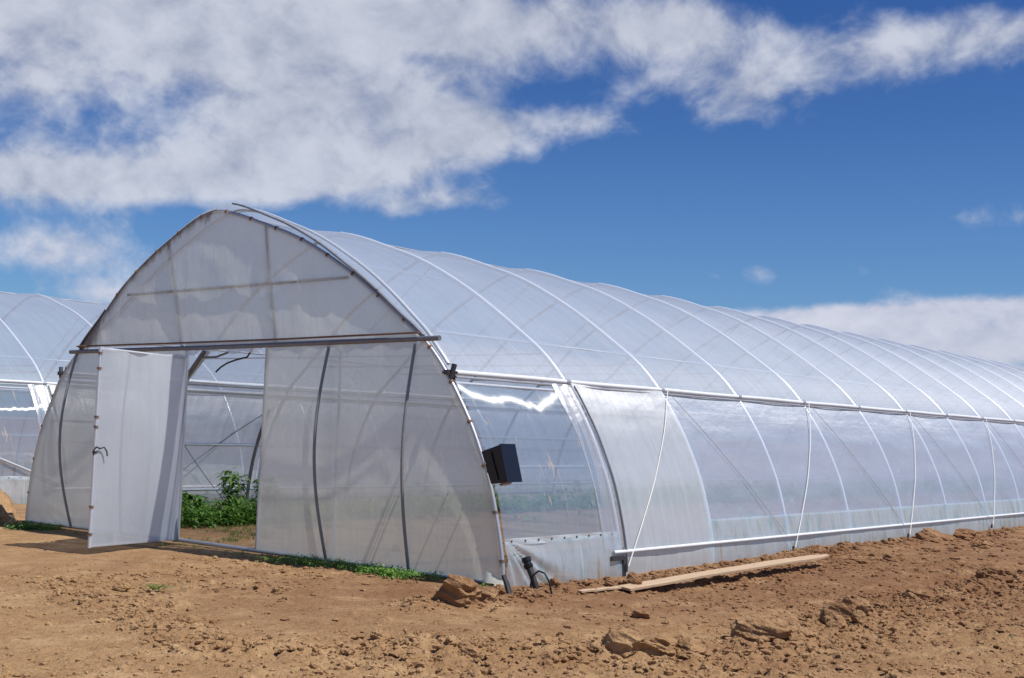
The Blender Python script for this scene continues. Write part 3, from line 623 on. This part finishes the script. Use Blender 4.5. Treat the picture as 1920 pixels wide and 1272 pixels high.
# ------------------------------------------------------------------ clods
def ico(sub):
    bm = bmesh.new(); bmesh.ops.create_icosphere(bm, subdivisions=sub, radius=1); v = np.array([q.co[:] for q in bm.verts]); f = [tuple(x.index for x in q.verts) for q in bm.faces]; bm.free(); return v, f
ICO4, ICO1 = ico(5), ico(1)
def n3(v, sc, seed): return (vn(v[:, 0]*sc+v[:, 2]*1.7*sc, v[:, 1]*sc-v[:, 2]*1.3*sc, seed)+vn(v[:, 1]*sc*1.1+5, v[:, 2]*sc*1.2+v[:, 0], seed+3)-1)
def clodmesh(v, seed, dims, nplanes=11, amp=1.0):
    rg = np.random.default_rng(seed); v = v.copy()
    for i in range(nplanes):
        d = rg.normal(size=3); d /= np.linalg.norm(d); lim = rg.uniform(.5, .85); q = v@d; v = v - np.outer(np.clip(q-lim, 0, None), d)
    r = 1+amp*(.20*n3(v, 2.0, seed)+.13*n3(v, 5, seed+10)+.045*n3(v, 10, seed+20)+.02*n3(v, 23, seed+30)); return v*r[:, None]*np.array(dims)
clods = [ # x, y, (sx, sy, sz), yaw, sink, label
 (4.78, -1.40, (.21, .16, .17), .8, .2, 'broad pale soil block in front of the greenhouse corner'),
 (4.80, -1.00, (.11, .10, .085), .2, .2, 'rounded red soil lump between the corner block and the pipe'),
 (4.66, -.66, (.075, .07, .075), 1.2, .2, 'pointed red soil lump against the film at the greenhouse corner'),
 (5.02, .98, (.14, .10, .115), .3, .25, 'red soil lump sitting on the near end of the long board'),
 (6.02, -.42, (.085, .07, .055), .6, .2, 'dark soil lump alone in the soil below the near end of the board'),
 (7.10, -2.32, (.17, .14, .12), .2, .25, 'left slab of the cracked soil slabs in the foreground'),
 (7.24, -2.16, (.16, .15, .11), 1.0, .2, 'middle slab of the cracked soil slabs in the foreground'),
 (7.38, -1.98, (.18, .14, .10), 1.9, .25, 'right slab of the cracked soil slabs in the foreground'),
 (7.42, -.98, (.22, .17, .14), .5, .3, 'large flat soil slab on the ridge in the right foreground'),
 (7.33, .56, (.15, .12, .14), .9, .2, 'round soil boulder, nearer one of the pair on the ridge'),
 (7.36, .86, (.19, .14, .15), .3, .2, 'longer soil boulder, farther one of the pair on the ridge'),
 (7.32, 2.35, (.22, .17, .12), .7, .3, 'wide pale soil slab on the right of the boulder pair'),
 (7.30, 4.6, (.17, .12, .11), .3, .2, 'dark soil chunk on the ridge at the right edge'),
 (4.82, 9.6, (.30, .22, .17), .4, .3, 'biggest dark soil heap against the long greenhouse wall'),
 (4.78, 11.0, (.22, .19, .17), 1.4, .3, 'pointed soil heap just beyond the biggest one by the wall'),
 (5.45, 9.9, (.24, .16, .10), 2.0, .3, 'low dark soil lump in front of the wall heaps'),
 (5.70, -3.20, (.09, .08, .07), 2.0, .2, 'small round soil lump in the centre foreground'),
 (2.35, -2.95, (.09, .06, .06), .4, .2, 'small dark soil lump left of the pulled weed tuft'),
 (5.55, 6.2, (.12, .10, .08), .4, .2, 'soil lump beyond the far end of the long board'),
]
for i, (x, y, dm, yw, sink, lb) in enumerate(clods):
    v = clodmesh(ICO4[0], 100+i*7, dm, 6, .95); c, s_ = math.cos(yw), math.sin(yw); v = np.stack([v[:, 0]*c-v[:, 1]*s_, v[:, 0]*s_+v[:, 1]*c, v[:, 2]], 1)
    z = gh(x, y); mb = MB(); mb.add(v, ICO4[1]); o = mb.build('soil_clod', 'clod'); o.location = (x, y, z+dm[2]*(1-sink*2.2)*.7); tag(o, lb, 'soil clod', 'clods of earth around the greenhouses')
# spoil mound at far left
v = clodmesh(ICO4[0], 901, (.75, .55, .42), 5, 1.1); mb = MB(); mb.add(v, ICO4[1]); o = mb.build('soil_mound', 'clod'); o.location = (-5.0, -.05, .05); tag(o, 'dark shaded earth mound at the foot of the two greenhouses, left edge', 'soil mound')
# crumbs
def densv(x, y):
    return np.clip(.06+.7*fbm(x*.5, y*.5, 60, 3)+1.3*ridge(x, y, RID1, .45)+.8*ridge(x, y, RID2, .3)+.8*ridge(x, y, RID3, .25)+.22*np.clip((x-4.3)/3, 0, 1)+.3*((y > 2) & (x > 4.3) & (x < 5.4)), .05, 1)
def crumbs(n, smin, smax, region, dens=True):
    x, y = RNG.uniform(*region[0], n*6), RNG.uniform(*region[1], n*6)
    ok = ~((np.abs(x) < 4.3) & (y > -.03)) & ((x-11.8)**2+(y+9.6)**2 > 16)
    if dens: ok &= RNG.uniform(size=len(x)) < densv(x, y)
    x, y = x[ok][:n], y[ok][:n]; n = len(x); B, vf = ICO1[0], np.array(ICO1[1]); m_ = len(B)
    r = smin+(smax-smin)*RNG.uniform(size=n)**4.5
    v = B[None]*(1+RNG.uniform(-.33, .33, (n, m_, 1)))*np.stack([r*RNG.uniform(.7, 1.5, n), r*RNG.uniform(.7, 1.3, n), r*RNG.uniform(.45, .85, n)], 1)[:, None]
    a = RNG.uniform(0, 6.28, n)[:, None]; X = v[..., 0]*np.cos(a)-v[..., 1]*np.sin(a); Y = v[..., 0]*np.sin(a)+v[..., 1]*np.cos(a)
    z = H[np.clip(np.searchsorted(GY, y), 1, ny_-1), np.clip(np.searchsorted(GX, x), 1, nx_-1)]
    P = np.stack([X+x[:, None], Y+y[:, None], v[..., 2]+(z+r*.05)[:, None]], -1).reshape(-1, 3)
    return [P], [(vf[None]+(np.arange(n)*m_)[:, None, None]).reshape(-1, 3)]
V, F = crumbs(46000, .005, .034, ((.3, 10.2), (-6.2, 7)))
_I = ICO1; ICO1 = ico(3); _v = ICO1[0]
def ridge_lumps(n, rid, wd, smin, smax):
    V, F = [], []; vf = np.array(ICO1[1]); segs = list(zip(rid[:-1], rid[1:])); ls = np.array([math.hypot(b[0]-a[0], b[1]-a[1]) for a, b in segs])*np.array([1 if b[1] < 10 else .3 for a, b in segs]); ls /= ls.sum()
    for i in range(n):
        a, b = segs[RNG.choice(len(segs), p=ls)]; t = RNG.uniform(); x = a[0]+(b[0]-a[0])*t+RNG.normal()*wd; y = a[1]+(b[1]-a[1])*t+RNG.normal()*wd
        if abs(x) < 4.35 and y > -.1: continue
        r = smin+(smax-smin)*RNG.uniform()**2.5; v = clodmesh(_v, 3000+i, (r*RNG.uniform(.8, 1.3), r*RNG.uniform(.8, 1.2), r*RNG.uniform(.6, .95)), 4, .9); q = RNG.uniform(0, 6.28)
        v = np.stack([v[:, 0]*math.cos(q)-v[:, 1]*math.sin(q)+x, v[:, 0]*math.sin(q)+v[:, 1]*math.cos(q)+y, v[:, 2]+gh(x, y)+r*.15], 1)
        V.append(v); F.append(vf)
    P = np.concatenate(V); O = np.cumsum([0]+[len(v) for v in V[:-1]]); return [P], [np.concatenate([f+o_ for f, o_ in zip(F, O)])]
LUMPS = [ridge_lumps(420, RID1, .16, .02, .085), ridge_lumps(200, RID2, .16, .015, .05), ridge_lumps(150, RID3, .14, .02, .06), ridge_lumps(260, [(4.5, .6), (4.55, 4), (4.65, 9), (4.7, 20)], .10, .02, .07)]
ICO1 = _I
V4, F4 = crumbs(420, .015, .065, ((4.28, 4.6), (.4, 7)), False)
V2, F2 = crumbs(2600, .012, .06, ((4.35, 5.6), (2.2, 30)), False); off = sum(len(v) for v in V); F2 = [f+off for f in F2]
V3, F3 = crumbs(3500, .012, .07, ((5, 14), (5, 28)), False); off += sum(len(v) for v in V2); F3 = [f+off for f in F3]
parts_ = [(V, F), (V2, [f for f in F2]), (V3, F3), (V4, F4)]
Vs, Fs, base = [], [], 0
for vv, ff, fix in ((V, F, 0), (V2, F2, sum(len(v) for v in V)), (V3, F3, sum(len(v) for v in V)+sum(len(v) for v in V2)), (V4, F4, 0), *[(a_, b_, 0) for a_, b_ in LUMPS]):
    for v_, f_ in zip(vv, ff): Vs.append(v_); Fs.append(f_-fix+base); base += len(v_)
me = bpy.data.meshes.new('soil_crumbs'); me.from_pydata(np.concatenate(Vs).tolist(), [], np.concatenate(Fs).tolist()); me.materials.append(M['clod'])
o = bpy.data.objects.new('soil_crumbs', me); scn.collection.objects.link(o); tag(o, 'loose crumbs of brown soil scattered over the ground', 'soil', kind='stuff')

# ------------------------------------------------------------------ weeds
def leafset(mb, c, n, r, h, size, rg, droop=.3):
    """n bent leaves scattered through a clump"""
    for i in range(n):
        a = rg.uniform(0, 6.28); rr = r*math.sqrt(rg.uniform()); z = h*rg.uniform(.08, 1)*(1-.45*(rr/max(r, 1e-6))**2); p = np.array([c[0]+rr*math.cos(a), c[1]+rr*math.sin(a), c[2]+z])
        d = np.array([math.cos(a+rg.uniform(-1, 1)), math.sin(a+rg.uniform(-1, 1)), rg.uniform(-.3, .7)]); d /= np.linalg.norm(d); w_ = np.cross(d, [0, 0, 1]); w_ /= np.linalg.norm(w_)+1e-9
        L_ = size*rg.uniform(.6, 1.4); W_ = L_*rg.uniform(.16, .28); m_ = p+d*L_*.5+np.array([0, 0, L_*.06]); e = p+d*L_-np.array([0, 0, L_*droop])
        mb.add([p, m_-w_*W_, e, m_+w_*W_, m_+np.array([0, 0, -L_*.04])], [(0, 1, 4), (1, 2, 4), (2, 3, 4), (3, 0, 4)])
def blades(mb, c, n, r, h, rg):
    for i in range(n):
        a = rg.uniform(0, 6.28); rr = r*math.sqrt(rg.uniform()); p = np.array([c[0]+rr*math.cos(a), c[1]+rr*math.sin(a), c[2]-.01]); b = rg.uniform(0, 6.28); hh = h*rg.uniform(.4, 1.2)
        d = np.array([math.cos(b), math.sin(b), 0])*hh*rg.uniform(.2, .8); w_ = np.array([-math.sin(b), math.cos(b), 0])*hh*.035+1e-4
        m_ = p+d*.35+np.array([0, 0, hh*.6]); mb.add([p-w_, p+w_, m_+w_, m_-w_, p+d+np.array([0, 0, hh*.8])], [(0, 1, 2, 3), (3, 2, 4)])
rg = np.random.default_rng(5)
# tall individual weeds seen through the doorway
tall = [(-2.92, 2.55, .78, 'tallest weed plant in the middle of the doorway'), (-2.62, 2.95, .66, 'bushy weed plant close to the right door jamb'), (-3.25, 2.1, .42, 'low weed plant left of the tallest one in the doorway')]
for x, y, h, lb in tall:
    z = gh(x, y); t = thing('weed_plant', lb, 'weed', (x, y, z), 'tall weeds inside the doorway')
    ms = MB(); ml = MB()
    for q in range(6):
        a = rg.uniform(0, 6.28); tp = np.array([.14*math.cos(a), .14*math.sin(a), h*rg.uniform(.7, 1.0)]); pts = [np.array([0, 0, 0]), tp*.5+np.array([0, 0, .03]), tp]; ms.tube(pts, [.007, .005, .003], 5)
        for u in np.linspace(.25, 1, 12):
            pp = tp*u; leafset(ml, pp-np.array([0, 0, .02]), 4, .02, .04, .13, rg, .35)
    o = ms.build('stem', 'stem'); o.parent = t; o = ml.build('leaves', 'leaf', smooth=False); o.parent = t
mb = MB()
for i in range(1500):
    y = 1.2+38*rg.uniform()**1.7 if i > 320 else rg.uniform(1.5, 4.5); x = -3.9+rg.uniform(0, 1.35)
    if y < 1.6 and x > -3.0: continue
    leafset(mb, (x, y, gh(x, y)), 16 if y < 6 else 8, .15, .34*rg.uniform(.5, 1.25)*(1 if y < 12 else 1.3), .085 if y < 6 else .16, rg)
for i in range(120):
    y = 5.5+30*rg.uniform()**1.3; x = rg.uniform(-3.9, min(1.5, -2.5+(y-5.5)*.8)); leafset(mb, (x, y, gh(x, y)), 7, .22, .4*rg.uniform(.5, 1.25), .18, rg)
tag(mb.build('weed_thicket', 'leaf', smooth=False), 'thicket of green weeds along the inner left wall', 'weeds', kind='stuff')
mb = MB()
for i in range(900):
    x, y = rg.uniform(-3.6, 1.2), rg.uniform(.3, 4.6); 
    if fbm(np.array(x*1.3), np.array(y*1.3), 91, 2) < -.02+.16*max(0, (x+2.3)): continue
    blades(mb, (x, y, gh(x, y)), 14, .07, .07, rg)
    if rg.uniform() < .3: leafset(mb, (x, y, gh(x, y)), 5, .05, .07, .04, rg)
tag(mb.build('inside_grass', 'grass', smooth=False), 'thin patchy grass on the floor inside the doorway', 'grass', kind='stuff')
mb = MB()
for i in range(800):
    x = rg.uniform(-4.2, 4.35); y = -.05-.28*rg.uniform()**1.6
    dn = float(fbm(np.array(x*1.1), np.array(3.), 77, 2))
    if dn < .08 and rg.uniform() > .06: continue
    if -1.9 < x < -1.0 and rg.uniform() < .7: continue
    hh = .05+.06*max(0, dn+.1)*3*rg.uniform()
    blades(mb, (x, y, gh(x, y)), 5, .04, hh, rg); leafset(mb, (x, y, gh(x, y)), 9, .05, hh, .035, rg)
for x0, n_ in ((3.15, 40), (2.95, 25), (-3.6, 50), (1.55, 15)):
    for i in range(n_):
        x = x0+rg.normal()*.22; y = -.28+rg.normal()*.09; leafset(mb, (x, y, gh(x, y)), 14, .06, .09, .045, rg)
tag(mb.build('edge_weeds', 'leaf', smooth=False), 'low green weeds growing along the foot of the front wall', 'weeds', kind='stuff')
mb = MB(); 
for i in range(26):
    a = rg.uniform(-.5, .9)+(math.pi if i % 3 == 0 else 0); c0 = np.array([2.55+rg.normal()*.03, -2.75+rg.normal()*.03, gh(2.55, -2.75)+.02]); e = c0+np.array([math.cos(a), math.sin(a), rg.uniform(0, .25)])*.17; w_ = np.array([-math.sin(a), math.cos(a), 0])*.006
    m_ = (c0+e)/2+np.array([0, 0, .03]); mb.add([c0-w_, c0+w_, m_+w_, m_-w_, e], [(0, 1, 2, 3), (3, 2, 4)])
tag(mb.build('grass_tuft', 'grass', smooth=False), 'pulled green grass tuft lying on bare soil in the left foreground', 'grass tuft')
mb = MB()
for i in range(60):
    x, y = 8.3+rg.normal()*.35, 1.2+rg.normal()*.8; leafset(mb, (x, y, gh(x, y)), 4, .03, .02, .022, rg)
tag(mb.build('seedlings', 'grass', smooth=False), 'tiny sparse green seedlings in the soil at the right', 'seedlings', kind='stuff')
